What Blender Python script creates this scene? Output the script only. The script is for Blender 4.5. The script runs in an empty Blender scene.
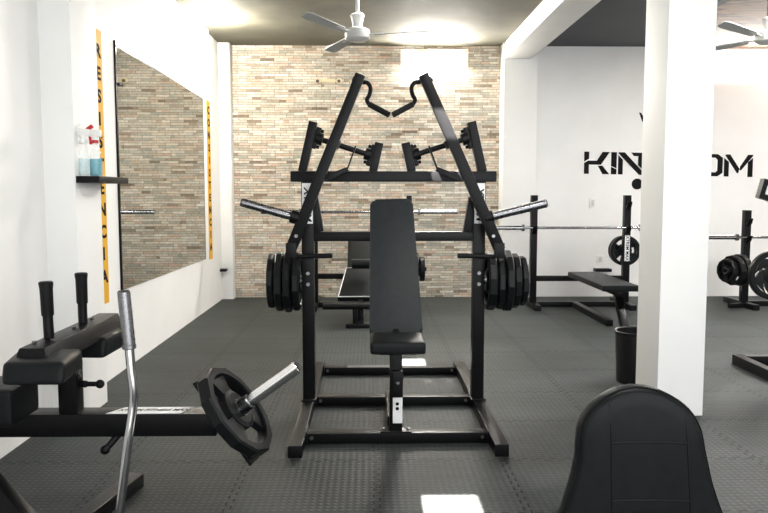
import bpy, bmesh, math, random
from mathutils import Vector, Matrix, Quaternion
random.seed(7)
S = bpy.context.scene
C = S.collection
V = Vector

# ------------------------------------------------------------------ camera model (768 x 513)
FPX, CAMH = 750.0, 1.3
PITCH, YAW = math.atan(63.5 / FPX), math.atan(14 / FPX)
FWD = V((math.sin(YAW) * math.cos(PITCH), math.cos(YAW) * math.cos(PITCH), -math.sin(PITCH)))
RGT = V((math.cos(YAW), -math.sin(YAW), 0))
UPV = RGT.cross(FWD)

def ray(px, py):
    return FWD + RGT * ((px - 384) / FPX) + UPV * ((256.5 - py) / FPX)
def P(px, py, d):                      # point at depth d (metres into the room)
    r = ray(px, py); t = d / r.y
    return V((r.x * t, d, CAMH + r.z * t))
def PZ(px, py, z=0.0):                 # point at height z
    r = ray(px, py); t = (z - CAMH) / r.z
    return V((r.x * t, r.y * t, z))

cam = bpy.data.cameras.new('camera')
cam.sensor_width = 36; cam.lens = 36 * FPX / 768
co = bpy.data.objects.new('camera', cam); C.objects.link(co)
co.matrix_world = Matrix(((RGT.x, UPV.x, -FWD.x, 0), (RGT.y, UPV.y, -FWD.y, 0), (RGT.z, UPV.z, -FWD.z, CAMH), (0, 0, 0, 1)))
cam.clip_start = 0.05
S.camera = co

# ------------------------------------------------------------------ materials
def nodes(name):
    m = bpy.data.materials.new(name); m.use_nodes = True
    nt = m.node_tree
    return m, nt, nt.nodes['Principled BSDF']
def N(nt, typ, **kw):
    n = nt.nodes.new(typ)
    for k, v in kw.items():
        if k in n.inputs: n.inputs[k].default_value = v
        else: setattr(n, k, v)
    return n
def L(nt, a, b): nt.links.new(a, b)

def mat(name, col, rough=.5, metal=0., var=.12, scale=30, bump=.0, bscale=300, spec=.5, coat=0.):
    m, nt, b = nodes(name)
    tc = N(nt, 'ShaderNodeTexCoord')
    nz = N(nt, 'ShaderNodeTexNoise', Scale=scale, Detail=4.0)
    L(nt, tc.outputs['Object'], nz.inputs['Vector'])
    rp = N(nt, 'ShaderNodeValToRGB')
    rp.color_ramp.elements[0].position = .3; rp.color_ramp.elements[1].position = .7
    rp.color_ramp.elements[0].color = (*[c * (1 - var) for c in col], 1)
    rp.color_ramp.elements[1].color = (*[min(1, c * (1 + var)) for c in col], 1)
    L(nt, nz.outputs['Fac'], rp.inputs['Fac']); L(nt, rp.outputs['Color'], b.inputs['Base Color'])
    mr = N(nt, 'ShaderNodeMapRange'); mr.inputs['To Min'].default_value = max(.02, rough * .85); mr.inputs['To Max'].default_value = min(1, rough * 1.15)
    L(nt, nz.outputs['Fac'], mr.inputs['Value']); L(nt, mr.outputs['Result'], b.inputs['Roughness'])
    b.inputs['Metallic'].default_value = metal
    b.inputs['Specular IOR Level'].default_value = spec
    b.inputs['Coat Weight'].default_value = coat
    if bump:
        n2 = N(nt, 'ShaderNodeTexNoise', Scale=bscale, Detail=2.0)
        L(nt, tc.outputs['Object'], n2.inputs['Vector'])
        bp = N(nt, 'ShaderNodeBump', Strength=bump, Distance=.001)
        L(nt, n2.outputs['Fac'], bp.inputs['Height']); L(nt, bp.outputs['Normal'], b.inputs['Normal'])
    return m
def emit(name, col, strength):
    m, nt, b = nodes(name)
    b.inputs['Base Color'].default_value = (*col, 1)
    b.inputs['Emission Color'].default_value = (*col, 1)
    b.inputs['Emission Strength'].default_value = strength
    return m
def clear(name, col, alpha, rough=.08):
    m, nt, b = nodes(name)
    b.inputs['Base Color'].default_value = (*col, 1); b.inputs['Alpha'].default_value = alpha
    b.inputs['Roughness'].default_value = rough
    return m

M = {}
M['black'] = mat('black_powder_coat', (.0045, .0045, .0052), .34, bump=.25, bscale=700, spec=.13)
M['vinyl'] = mat('black_vinyl', (.0075, .0085, .0092), .40, bump=.5, bscale=420, spec=.11)
M['rubber'] = mat('black_rubber', (.0045, .005, .0055), .5, bump=.4, bscale=500, spec=.16)
M['plate'] = mat('weight_plate_rubber', (.0055, .0062, .0068), .42, bump=.4, bscale=300, spec=.16)
M['grey_vinyl'] = mat('charcoal_vinyl', (.0165, .0195, .0212), .45, bump=.5, bscale=420, spec=.18)
M['chrome'] = mat('chrome', (.50, .50, .51), .14, 1., var=.04)
M['bright_chrome'] = mat('bright_chrome', (.88, .88, .88), .2, 1., var=.03)
M['steel'] = mat('brushed_steel', (.20, .20, .21), .28, 1., var=.1, scale=80)
M['bolt'] = mat('zinc_bolt', (.6, .6, .6), .3, 1.)
M['label'] = mat('white_label', (.85, .85, .85), .4, var=.02)
M['ink'] = mat('black_ink', (.005, .005, .005), .6, spec=.1)
M['white'] = mat('white_paint', (.86, .855, .84), .6, var=.02, scale=3, bump=.15, bscale=60)
M['fan'] = mat('white_enamel', (.62, .62, .60), .35, var=.03)
M['fan_grey'] = mat('grey_enamel', (.42, .43, .42), .35, var=.04)
M['brown_metal'] = mat('brown_metal', (.10, .06, .045), .4)
M['yellow'] = mat('yellow_vinyl_strip', (.74, .40, .03), .6, var=.04, spec=.2)
M['letter'] = mat('dark_strip_letters', (.010, .006, .006), .7, spec=.05)
M['red'] = mat('red_plastic', (.45, .01, .02), .35)
M['white_plastic'] = mat('white_plastic', (.82, .82, .80), .35, var=.02)
M['cream'] = mat('cream_plastic', (.72, .62, .42), .45)
M['rim_highlight'] = mat('pale_rim_highlight', (.75, .75, .73), .3)  # pale colour painted in for the highlight on the bench seat rim
M['clear'] = clear('clear_plastic', (.9, .95, .95), .16)
M['liquid'] = clear('blue_liquid', (.06, .40, .50), .85)
M['liquid_pale'] = clear('pale_blue_liquid', (.45, .72, .76), .35)
M['bin'] = mat('black_plastic', (.008, .008, .009), .4, spec=.3)
M['pane'] = emit('daylit_pane', (1, .97, .92), 10.0)
M['bulb'] = emit('lit_bulb', (1, .93, .8), 60.0)

def mirror_mat():
    m, nt, b = nodes('mirror_silver')
    b.inputs['Base Color'].default_value = (.86, .87, .85, 1)
    b.inputs['Metallic'].default_value = 1
    b.inputs['Roughness'].default_value = .012
    return m
M['mirror'] = mirror_mat()

def ledger_mat():                       # split-face stone ledger
    m, nt, b = nodes('stone_ledger')
    tc = N(nt, 'ShaderNodeTexCoord')
    sep = N(nt, 'ShaderNodeSeparateXYZ'); L(nt, tc.outputs['Object'], sep.inputs[0])
    nw = N(nt, 'ShaderNodeTexNoise', Scale=1.7, Detail=2.0); L(nt, tc.outputs['Object'], nw.inputs['Vector'])
    mx = N(nt, 'ShaderNodeMath', operation='MULTIPLY_ADD'); mx.inputs[1].default_value = .02
    L(nt, nw.outputs['Fac'], mx.inputs[0]); L(nt, sep.outputs['Z'], mx.inputs[2])
    cb = N(nt, 'ShaderNodeCombineXYZ'); L(nt, sep.outputs['X'], cb.inputs['X']); L(nt, mx.outputs[0], cb.inputs['Y'])
    def brick(w, h, off, sq):
        n = N(nt, 'ShaderNodeTexBrick')
        n.offset = off; n.offset_frequency = 2; n.squash = sq; n.squash_frequency = 3
        n.inputs['Color1'].default_value = (0, 0, 0, 1); n.inputs['Color2'].default_value = (1, 1, 1, 1)
        n.inputs['Mortar'].default_value = (.5, .5, .5, 1)
        n.inputs['Scale'].default_value = 1; n.inputs['Mortar Size'].default_value = .0022
        n.inputs['Mortar Smooth'].default_value = .3
        n.inputs['Brick Width'].default_value = w; n.inputs['Row Height'].default_value = h
        L(nt, cb.outputs[0], n.inputs['Vector']); return n
    b1 = brick(.17, .031, .37, 1.35); b2 = brick(.27, .062, .6, .8)
    mix = N(nt, 'ShaderNodeMix', data_type='RGBA'); mix.inputs['Factor'].default_value = .25
    L(nt, b1.outputs['Color'], mix.inputs['A']); L(nt, b2.outputs['Color'], mix.inputs['B'])
    rp = N(nt, 'ShaderNodeValToRGB'); e = rp.color_ramp.elements
    cols = [(0, (.13, .10, .075)), (.14, (.30, .235, .17)), (.28, (.50, .45, .37)), (.40, (.33, .32, .275)),
            (.52, (.62, .57, .48)), (.64, (.50, .37, .28)), (.74, (.66, .62, .55)), (.88, (.40, .37, .32)), (1, (.74, .72, .67))]
    e[0].position, e[0].color = cols[0][0], (*cols[0][1], 1)
    e[1].position, e[1].color = cols[-1][0], (*cols[-1][1], 1)
    for p, c in cols[1:-1]:
        x = e.new(p); x.color = (*c, 1)
    L(nt, mix.outputs['Result'], rp.inputs['Fac'])
    ng = N(nt, 'ShaderNodeTexNoise', Scale=28.0, Detail=5.0); L(nt, tc.outputs['Object'], ng.inputs['Vector'])
    grain = N(nt, 'ShaderNodeMapRange'); grain.inputs['To Min'].default_value = .72; grain.inputs['To Max'].default_value = 1.6
    L(nt, ng.outputs['Fac'], grain.inputs['Value'])
    mul = N(nt, 'ShaderNodeMix', data_type='RGBA', blend_type='MULTIPLY'); mul.inputs['Factor'].default_value = 1
    L(nt, rp.outputs['Color'], mul.inputs['A']); L(nt, grain.outputs[0], mul.inputs['B'])
    mor = N(nt, 'ShaderNodeMix', data_type='RGBA'); mor.inputs['B'].default_value = (.16, .12, .09, 1)
    L(nt, b1.outputs['Fac'], mor.inputs['Factor']); L(nt, mul.outputs['Result'], mor.inputs['A'])
    L(nt, mor.outputs['Result'], b.inputs['Base Color'])
    b.inputs['Roughness'].default_value = .75
    h = N(nt, 'ShaderNodeMath', operation='MULTIPLY_ADD'); h.inputs[1].default_value = .25
    L(nt, ng.outputs['Fac'], h.inputs[0]); L(nt, b1.outputs['Color'], h.inputs[2])
    h2 = N(nt, 'ShaderNodeMath', operation='SUBTRACT'); L(nt, h.outputs[0], h2.inputs[0]); L(nt, b1.outputs['Fac'], h2.inputs[1])
    bp = N(nt, 'ShaderNodeBump', Strength=.8, Distance=.012)
    L(nt, h2.outputs[0], bp.inputs['Height']); L(nt, bp.outputs['Normal'], b.inputs['Normal'])
    return m
M['ledger'] = ledger_mat()

def floor_mat():                        # interlocking rubber mats with a tread pattern
    m, nt, b = nodes('rubber_floor_mats')
    tc = N(nt, 'ShaderNodeTexCoord')
    sep = N(nt, 'ShaderNodeSeparateXYZ'); L(nt, tc.outputs['Object'], sep.inputs[0])
    def math_(op, a, bb=None, c=None):
        n = N(nt, 'ShaderNodeMath', operation=op)
        for i, v in enumerate((a, bb, c)):
            if v is None: continue
            if isinstance(v, (int, float)): n.inputs[i].default_value = v
            else: L(nt, v, n.inputs[i])
        return n.outputs[0]
    X, Y = sep.outputs['X'], sep.outputs['Y']
    k = 2 * math.pi / .062
    t = math_('MULTIPLY', math_('SINE', math_('MULTIPLY', X, k)), math_('SINE', math_('MULTIPLY', Y, k)))
    tread = math_('SMOOTH_MAX', math_('ABSOLUTE', t), .35, .2)
    T = .62
    def seam(a, other, off):
        tri = math_('PINGPONG', math_('ADD', other, 10.0), .035)        # dovetail teeth
        st = math_('GREATER_THAN', tri, .0175)
        sh = math_('MULTIPLY_ADD', st, .026, a)
        fr = math_('FRACT', math_('DIVIDE', math_('ADD', sh, off), T))
        d = math_('ABSOLUTE', math_('SUBTRACT', fr, .5))
        return math_('LESS_THAN', math_('SUBTRACT', .5, d), .0065)
    sm = math_('MAXIMUM', seam(X, Y, 20 * T - .02), seam(Y, X, 20 * T + .14))
    n1 = N(nt, 'ShaderNodeTexNoise', Scale=1.5, Detail=8.0, Roughness=.68); mp = N(nt, 'ShaderNodeMapping'); mp.inputs['Location'].default_value = (3.7, 1.9, 0); mp.inputs['Scale'].default_value = (.7, 1.3, 1)
    L(nt, tc.outputs['Object'], mp.inputs['Vector']); L(nt, mp.outputs[0], n1.inputs['Vector'])
    n2 = N(nt, 'ShaderNodeTexNoise', Scale=45.0, Detail=3.0); L(nt, tc.outputs['Object'], n2.inputs['Vector'])
    rp = N(nt, 'ShaderNodeValToRGB')
    rp.color_ramp.elements[0].position = .33; rp.color_ramp.elements[0].color = (.026, .0290, .0280, 1)
    rp.color_ramp.elements[1].position = .72; rp.color_ramp.elements[1].color = (.062, .0690, .0700, 1)
    L(nt, n1.outputs['Fac'], rp.inputs['Fac'])
    g = N(nt, 'ShaderNodeMapRange'); g.inputs['To Min'].default_value = .75; g.inputs['To Max'].default_value = 1.25
    L(nt, n2.outputs['Fac'], g.inputs['Value'])
    g2 = math_('MULTIPLY', g.outputs[0], math_('MULTIPLY_ADD', tread, .55, .68))
    mul = N(nt, 'ShaderNodeMix', data_type='RGBA', blend_type='MULTIPLY'); mul.inputs['Factor'].default_value = 1
    L(nt, rp.outputs['Color'], mul.inputs['A']); L(nt, g2, mul.inputs['B'])
    sx = N(nt, 'ShaderNodeMix', data_type='RGBA'); sx.inputs['B'].default_value = (.002, .002, .002, 1)
    L(nt, sm, sx.inputs['Factor']); L(nt, mul.outputs['Result'], sx.inputs['A'])
    L(nt, sx.outputs['Result'], b.inputs['Base Color'])
    rr = N(nt, 'ShaderNodeMapRange'); rr.inputs['To Min'].default_value = .45; rr.inputs['To Max'].default_value = .65; b.inputs['Specular IOR Level'].default_value = .10
    L(nt, n1.outputs['Fac'], rr.inputs['Value']); L(nt, rr.outputs[0], b.inputs['Roughness'])
    hh = math_('SUBTRACT', tread, math_('MULTIPLY', sm, 1.0))
    bp = N(nt, 'ShaderNodeBump', Strength=.5, Distance=.003)
    L(nt, hh, bp.inputs['Height']); L(nt, bp.outputs['Normal'], b.inputs['Normal'])
    return m
M['floor'] = floor_mat()
M['ceiling'] = mat('dark_painted_ceiling', (.130, .124, .092), .8, var=.25, scale=2.2, bump=.3, bscale=40)
M['ceiling_blue'] = mat('slate_painted_ceiling', (.050, .054, .062), .8, var=.2, scale=2.2, bump=.3, bscale=40)
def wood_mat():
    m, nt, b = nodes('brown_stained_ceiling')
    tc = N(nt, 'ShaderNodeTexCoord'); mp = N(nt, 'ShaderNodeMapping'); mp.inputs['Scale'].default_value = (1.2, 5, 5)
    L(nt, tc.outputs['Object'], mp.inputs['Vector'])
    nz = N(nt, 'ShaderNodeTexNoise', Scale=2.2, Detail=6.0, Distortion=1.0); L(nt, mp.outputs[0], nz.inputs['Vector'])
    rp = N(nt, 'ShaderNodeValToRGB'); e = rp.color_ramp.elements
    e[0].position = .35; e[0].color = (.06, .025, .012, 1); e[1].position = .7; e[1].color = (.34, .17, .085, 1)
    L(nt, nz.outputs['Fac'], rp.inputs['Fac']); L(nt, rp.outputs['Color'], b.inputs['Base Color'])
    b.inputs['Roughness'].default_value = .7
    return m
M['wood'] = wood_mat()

# ------------------------------------------------------------------ mesh builder
def frame_of(d, up=V((0, 0, 1))):
    d = V(d).normalized(); up = V(up)
    if abs(d.dot(up)) > .995: up = V((0, 1, 0)) if abs(d.y) < .9 else V((1, 0, 0))
    s = d.cross(up).normalized(); u = s.cross(d).normalized()
    return d, s, u

class G:
    def __init__(self): self.bm = bmesh.new()
    def _bevel(self, verts, b, seg=2):
        if b > 0:
            vs = set(verts)
            es = [e for e in self.bm.edges if e.verts[0] in vs and e.verts[1] in vs]
            bmesh.ops.bevel(self.bm, geom=es, offset=b, segments=seg, affect='EDGES', profile=.6, clamp_overlap=True)
    def hexa(self, p, b=0, seg=2):      # 8 points: bottom ring 0-3, top ring 4-7
        v = [self.bm.verts.new(q) for q in p]
        for f in ((3, 2, 1, 0), (4, 5, 6, 7), (0, 1, 5, 4), (1, 2, 6, 5), (2, 3, 7, 6), (3, 0, 4, 7)):
            self.bm.faces.new([v[i] for i in f])
        self._bevel(v, b, seg); return self
    def box(self, x0, x1, y0, y1, z0, z1, b=0, seg=2):
        return self.hexa([(x0, y0, z0), (x1, y0, z0), (x1, y1, z0), (x0, y1, z0), (x0, y0, z1), (x1, y0, z1), (x1, y1, z1), (x0, y1, z1)], b, seg)
    def bar(self, p0, p1, w, h, up=(0, 0, 1), b=.004, w1=None, h1=None, seg=2):
        p0, p1 = V(p0), V(p1); d, s, u = frame_of(p1 - p0, up)
        w1 = w if w1 is None else w1; h1 = h if h1 is None else h1
        q = []
        for p, ww, hh in ((p0, w, h), (p1, w1, h1)):
            q += [p - s * ww / 2 - u * hh / 2, p + s * ww / 2 - u * hh / 2, p + s * ww / 2 + u * hh / 2, p - s * ww / 2 + u * hh / 2]
        return self.hexa(q, b, seg)
    def lathe(self, prof, o, ax, n=24, closed=False):      # prof: (radius, t) along axis
        o = V(o); d, s, u = frame_of(ax)
        rings = []
        for r, t in prof:
            if r < 1e-6: rings.append([self.bm.verts.new(o + d * t)])
            else: rings.append([self.bm.verts.new(o + d * t + (s * math.cos(a) + u * math.sin(a)) * r) for a in (2 * math.pi * i / n for i in range(n))])
        seq = list(zip(rings, rings[1:])) + ([(rings[-1], rings[0])] if closed else [])
        for A, B in seq:
            for i in range(n):
                j = (i + 1) % n
                f = [A[i % len(A)], A[j % len(A)], B[j % len(B)], B[i % len(B)]]
                f = list(dict.fromkeys(f))
                if len(f) > 2:
                    try: self.bm.faces.new(f)
                    except ValueError: pass
        return self
    def cyl(self, p0, p1, r, r1=None, n=18, b=None):
        p0, p1 = V(p0), V(p1); l = (p1 - p0).length; r1 = r if r1 is None else r1
        b = min(.003, r * .25, l * .25) if b is None else b
        return self.lathe([(0, 0), (r - b, 0), (r, b), (r1, l - b), (r1 - b, l), (0, l)], p0, p1 - p0, n)
    def tube(self, pts, r, n=10, sub=6, r1=None):
        pts = [V(p) for p in pts]
        if sub > 1 and len(pts) > 2:
            q = [pts[0] * 2 - pts[1]] + pts + [pts[-1] * 2 - pts[-2]]; o = []
            for i in range(1, len(q) - 2):
                for k in range(sub):
                    t = k / sub; a, b_, c, d = q[i - 1], q[i], q[i + 1], q[i + 2]
                    o.append(.5 * (2 * b_ + (c - a) * t + (2 * a - 5 * b_ + 4 * c - d) * t * t + (3 * b_ - 3 * c + d - a) * t ** 3))
            pts = o + [pts[-1]]
        prev = None; u = None
        for i, p in enumerate(pts):
            t = (pts[min(i + 1, len(pts) - 1)] - pts[max(i - 1, 0)]).normalized()
            if u is None: _, s, u = frame_of(t)
            u = (u - t * u.dot(t)).normalized(); s = t.cross(u)
            rr = r if r1 is None else r + (r1 - r) * i / (len(pts) - 1)
            ring = [self.bm.verts.new(p + (s * math.cos(a) + u * math.sin(a)) * rr) for a in (2 * math.pi * k / n for k in range(n))]
            if prev:
                for k in range(n): self.bm.faces.new((prev[k], prev[(k + 1) % n], ring[(k + 1) % n], ring[k]))
            else: self.bm.faces.new(ring[::-1])
            prev = ring
        self.bm.faces.new(prev); return self
    def prism(self, poly, fn, t0, t1, b=0):                 # poly (u,v) -> fn(u,v,t)
        A = [self.bm.verts.new(fn(u, v, t0)) for u, v in poly]
        B = [self.bm.verts.new(fn(u, v, t1)) for u, v in poly]
        n = len(poly)
        self.bm.faces.new(A[::-1]); self.bm.faces.new(B)
        for i in range(n): self.bm.faces.new((A[i], A[(i + 1) % n], B[(i + 1) % n], B[i]))
        self._bevel(A + B, b); return self
    def ball(self, c, r, n=14):
        k = 8
        return self.lathe([(r * math.sin(math.pi * i / k) if 0 < i < k else 0, -r * math.cos(math.pi * i / k)) for i in range(k + 1)], c, (0, 0, 1), n)

def root_of(o):
    while o.parent: o = o.parent
    return o
def obj(name, g, m, parent=None, smooth=True, ang=34):
    bm = g.bm
    bmesh.ops.recalc_face_normals(bm, faces=bm.faces[:])
    me = bpy.data.meshes.new(name)
    o = bpy.data.objects.new(name, me); C.objects.link(o)
    if parent: off = V(root_of(parent).location)
    else:
        xs = [v.co for v in bm.verts]
        off = V(((min(v.x for v in xs) + max(v.x for v in xs)) / 2, (min(v.y for v in xs) + max(v.y for v in xs)) / 2, min(v.z for v in xs)))
    bmesh.ops.translate(bm, verts=bm.verts[:], vec=-off)
    bm.to_mesh(me); bm.free()
    if smooth:
        me.shade_smooth(); me.set_sharp_from_angle(angle=math.radians(ang))
    me.materials.append(M[m])
    if parent: o.parent = parent
    else: o.location = off
    return o
def tag(o, label, cat, group=None):
    o['label'] = label; o['category'] = cat
    if group: o['group'] = group
    return o
def thing(name, label, cat, loc, group=None):
    o = bpy.data.objects.new(name, None); C.objects.link(o)
    o.empty_display_size = .1; o.location = loc
    return tag(o, label, cat, group)
def struct(name, g, m):
    o = obj(name, g, m); o['kind'] = 'structure'; return o
def dup(o, label=None):
    def cp(a, par):
        c = a.copy(); C.objects.link(c)
        if par: c.parent = par
        for ch in list(a.children): cp(ch, c)
        return c
    c = cp(o, None)
    if label: c['label'] = label
    return c
def text_mesh(body, size, fn, depth, bold=.012, align='CENTER', spacing=1.0, shear=0.):
    cu = bpy.data.curves.new('tmp', 'FONT'); cu.body = body; cu.size = size; cu.align_x = align; cu.align_y = 'CENTER'
    cu.offset = bold * size; cu.space_character = spacing; cu.shear = shear; cu.extrude = depth / 2; cu.resolution_u = 3
    t = bpy.data.objects.new('tmp', cu); C.objects.link(t)
    me = bpy.data.meshes.new_from_object(t.evaluated_get(bpy.context.evaluated_depsgraph_get()))
    bpy.data.objects.remove(t); bpy.data.curves.remove(cu)
    g = G(); g.bm.from_mesh(me); bpy.data.meshes.remove(me)
    for v in g.bm.verts: v.co = fn(*v.co)
    return g

# ------------------------------------------------------------------ the room
ZC, DB = 3.09, 9.33                    # ceiling height, depth of the back wall
XL = -1.815
XR = 7.2
YF = -2.2
struct('floor', G().box(-2.4, XR + .2, YF, DB + .3, -.12, 0), 'floor')
# ceiling with added openings, unseen, cut to shape the sun patches on the floor
SUN = V((.0, .5, -1)).normalized()
lights_on_floor = [(.225, .455, 2.74, 3.13), (.26, .40, 3.49, 3.525), (.17, .42, 5.52, 5.80), (-.16, .16, 5.28, 5.36), (.36, .56, 5.06, 5.18)]
holes = [(a, b, c - ZC * .5, d - ZC * .5) for a, b, c, d in lights_on_floor]
def slab_with_holes(x0, x1, y0, y1, z0, z1, hs):
    g = G()
    xs = sorted({x0, x1, *[v for h in hs for v in h[:2]]}); ys = sorted({y0, y1, *[v for h in hs for v in h[2:]]})
    for a, b in zip(xs, xs[1:]):
        for c, d in zip(ys, ys[1:]):
            mx_, my_ = (a + b) / 2, (c + d) / 2
            if not any(h[0] < mx_ < h[1] and h[2] < my_ < h[3] for h in hs): g.box(a, b, c, d, z0, z1)
    return g
struct('ceiling', slab_with_holes(-2.4, 1.75, YF, DB + .3, ZC, ZC + .04, holes), 'ceiling')
c2 = struct('ceiling', G().box(1.75, 3.36, YF, DB + .3, ZC, ZC + .04), 'ceiling_blue')
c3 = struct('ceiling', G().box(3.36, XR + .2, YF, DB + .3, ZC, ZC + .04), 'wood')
# left wall
struct('wall_left', G().box(XL - .2, XL, YF, DB + .2, 0, ZC), 'white')
struct('trim_1', G().box(XL - .05, -1.642, 4.235, 4.63, 0, ZC, .004), 'white')          # pilaster with the shelf
struct('trim_2', G().box(XL - .05, -1.678, 9.17, DB, 0, ZC, .004), 'white')              # pilaster in the corner
# back walls, with window openings
W1 = (.375, 1.2, 2.69, 3.05); W2 = (4.10, 6.2, 2.65, 3.06)
g = G()
g.box(-2.2, W1[0], DB, DB + .2, 0, ZC); g.box(W1[1], 1.7, DB, DB + .2, 0, ZC)
g.box(W1[0], W1[1], DB, DB + .2, 0, W1[2]); g.box(W1[0], W1[1], DB, DB + .2, W1[3], ZC)
struct('wall_back', g, 'ledger')
g = G()
g.box(1.7, W2[0], DB, DB + .2, 0, ZC); g.box(W2[1], XR + .2, DB, DB + .2, 0, ZC)
g.box(W2[0], W2[1], DB, DB + .2, 0, W2[2]); g.box(W2[0], W2[1], DB, DB + .2, W2[3], ZC)
struct('wall_back_right', g, 'white')
struct('wall_right', G().box(XR, XR + .2, YF, DB, 0, ZC), 'white')
struct('trim_3', G().box(1.60, 2.005, 9.08, DB, 0, ZC, .004), 'white')                    # column on the back wall
struct('trim_4', G().box(1.612, 1.925, .6, 9.08, 2.895, ZC, .004), 'white')               # ceiling beam
struct('trim_5', G().box(1.673, 1.945, 4.262, 4.62, 0, 2.895, .005), 'white')             # free-standing pillar
for i, (a, b, c, d) in enumerate((W1, W2)):
    w = struct('window_%d' % (i + 1), G().box(a, b, DB + .11, DB + .13, c, d), 'pane')
    g = G(); t = .025
    g.box(a, b, DB + .06, DB + .11, c, c + t); g.box(a, b, DB + .06, DB + .11, d - t, d)
    n = 2 if i == 0 else 4
    for k in range(n + 1):
        x = a + (b - a) * k / n; x = min(max(x, a + t / 2), b - t / 2)
        g.box(x - t / 2, x + t / 2, DB + .06, DB + .11, c + t, d - t)
    obj('window_frame', g, 'white_plastic', w)
for i, (a, b, c, d) in enumerate(holes):
    g = G(); t = .03
    for q in ((a - t, b + t, c - t, c), (a - t, b + t, d, d + t), (a - t, a, c, d), (b, b + t, c, d)): g.box(*q, ZC + .04, ZC + .08)
    struct('window_%d' % (i + 3), g, 'white_plastic')  # rims around the added, unseen sun openings

# ------------------------------------------------------------------ mirror, strips, shelf, bottles
r = thing('wall_mirror', 'large frameless wall mirror with a black left edge reflecting the stone wall', 'mirror', (XL, 6.85, .58))
g = G().hexa([(XL, 5.475, .594), (XL + .012, 5.475, .594), (XL + .012, 8.235, .578), (XL, 8.235, .578), (XL, 5.475, 2.34), (XL + .012, 5.475, 2.34), (XL + .012, 8.235, 2.31), (XL, 8.235, 2.31)])
obj('glass', g, 'mirror', r)
g = G().box(XL, XL + .013, 5.450, 5.475, .56, 2.378, .002)
obj('edge_strip', g, 'black', r)
g = G(); g.bar((XL + .007, 5.475, 2.345), (XL + .007, 8.235, 2.315), .014, .010, b=.001); g.bar((XL + .007, 8.24, .578), (XL + .007, 8.24, 2.31), .014, .010, b=.001)
obj('edge_trim', g, 'steel', r)
obj('clip', G().box(XL + .012, XL + .03, 5.475, 5.56, 2.07, 2.085, .002), 'black', r)

def strip(word, y0, y1, z0, z1, label, zs, size):
    r = thing('wall_sign', label, 'sign', (XL, (y0 + y1) / 2, z0), 'yellow vertical lettered strips on the left wall')
    obj('strip', G().box(XL, XL + .004, y0, y1, z0, z1), 'yellow', r)
    for ch, z in zip(word, zs):
        obj('letter_' + ch.lower(), text_mesh(ch, size, lambda u, v, w: V((XL + .0055 + w, (y0 + y1) / 2 + u * 1.4, z + v)), .002, bold=.035), 'letter', r)
zR = [1.3 + (193 - y) * 5.12 / 750 for y in (55, 77, 99, 121, 143, 166, 188.5, 210, 232, 254, 277)]
strip('RESISTENCIA', 5.045, 5.20, .545, 2.385, 'yellow strip lettered RESISTENCIA, beside the left edge of the mirror', zR, .12)
strip('CONSISTENCIA', 8.47, 8.64, .55, 2.325, 'yellow strip lettered CONSISTENCIA, beyond the far edge of the mirror', [2.22 - i * .1395 for i in range(12)], .115)

sh = tag(obj('wall_shelf', G().box(-1.642, -1.512, 4.24, 4.75, 1.357, 1.395, .003), 'black'), 'short black wall shelf holding the spray bottles', 'shelf')
def bottle(x, y, label, full):
    z = 1.395; k = .88 if full else .70
    r = thing('spray_bottle', label, 'spray bottle', (x, y, z), 'spray bottles on the wall shelf')
    obj('bottle', G().lathe([(0, 0), (.036 * k, 0), (.041 * k, .006), (.041 * k, .10), (.037 * k, .125), (.016, .165), (.013, .185), (0, .185)], (x, y, z), (0, 0, 1), 24), 'clear', r)
    obj('liquid', G().lathe([(0, .003), (.035 * k, .003), (.038 * k, .008), (.038 * k, .098), (0, .098)], (x, y, z), (0, 0, 1), 24), 'liquid' if full else 'liquid_pale', r)
    h = obj('spray_head', G().box(x - .03, x + .035, y - .012, y + .012, z + .222, z + .262, .006).cyl((x, y, z + .18), (x, y, z + .225), .016), 'white_plastic', r)
    g = G(); g.bar((x - .022, y, z + .225), (x - .03, y, z + .262), .02, .018, b=.004); g.bar((x - .045, y, z + .262), (x - .012, y, z + .285), .02, .02, b=.004)
    g.bar((x - .028, y, z + .23), (x - .024, y, z + .18), .014, .014, b=.003); g.cyl((x, y, z + .185), (x, y, z + .205), .0185)
    obj('trigger', g, 'red' if full else 'white_plastic', h)
bottle(-1.560, 4.33, 'spray bottle of blue liquid with red trigger on the black shelf', True)
bottle(-1.606, 4.275, 'pale clear spray bottle left of the blue one on the black shelf', False)

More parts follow.
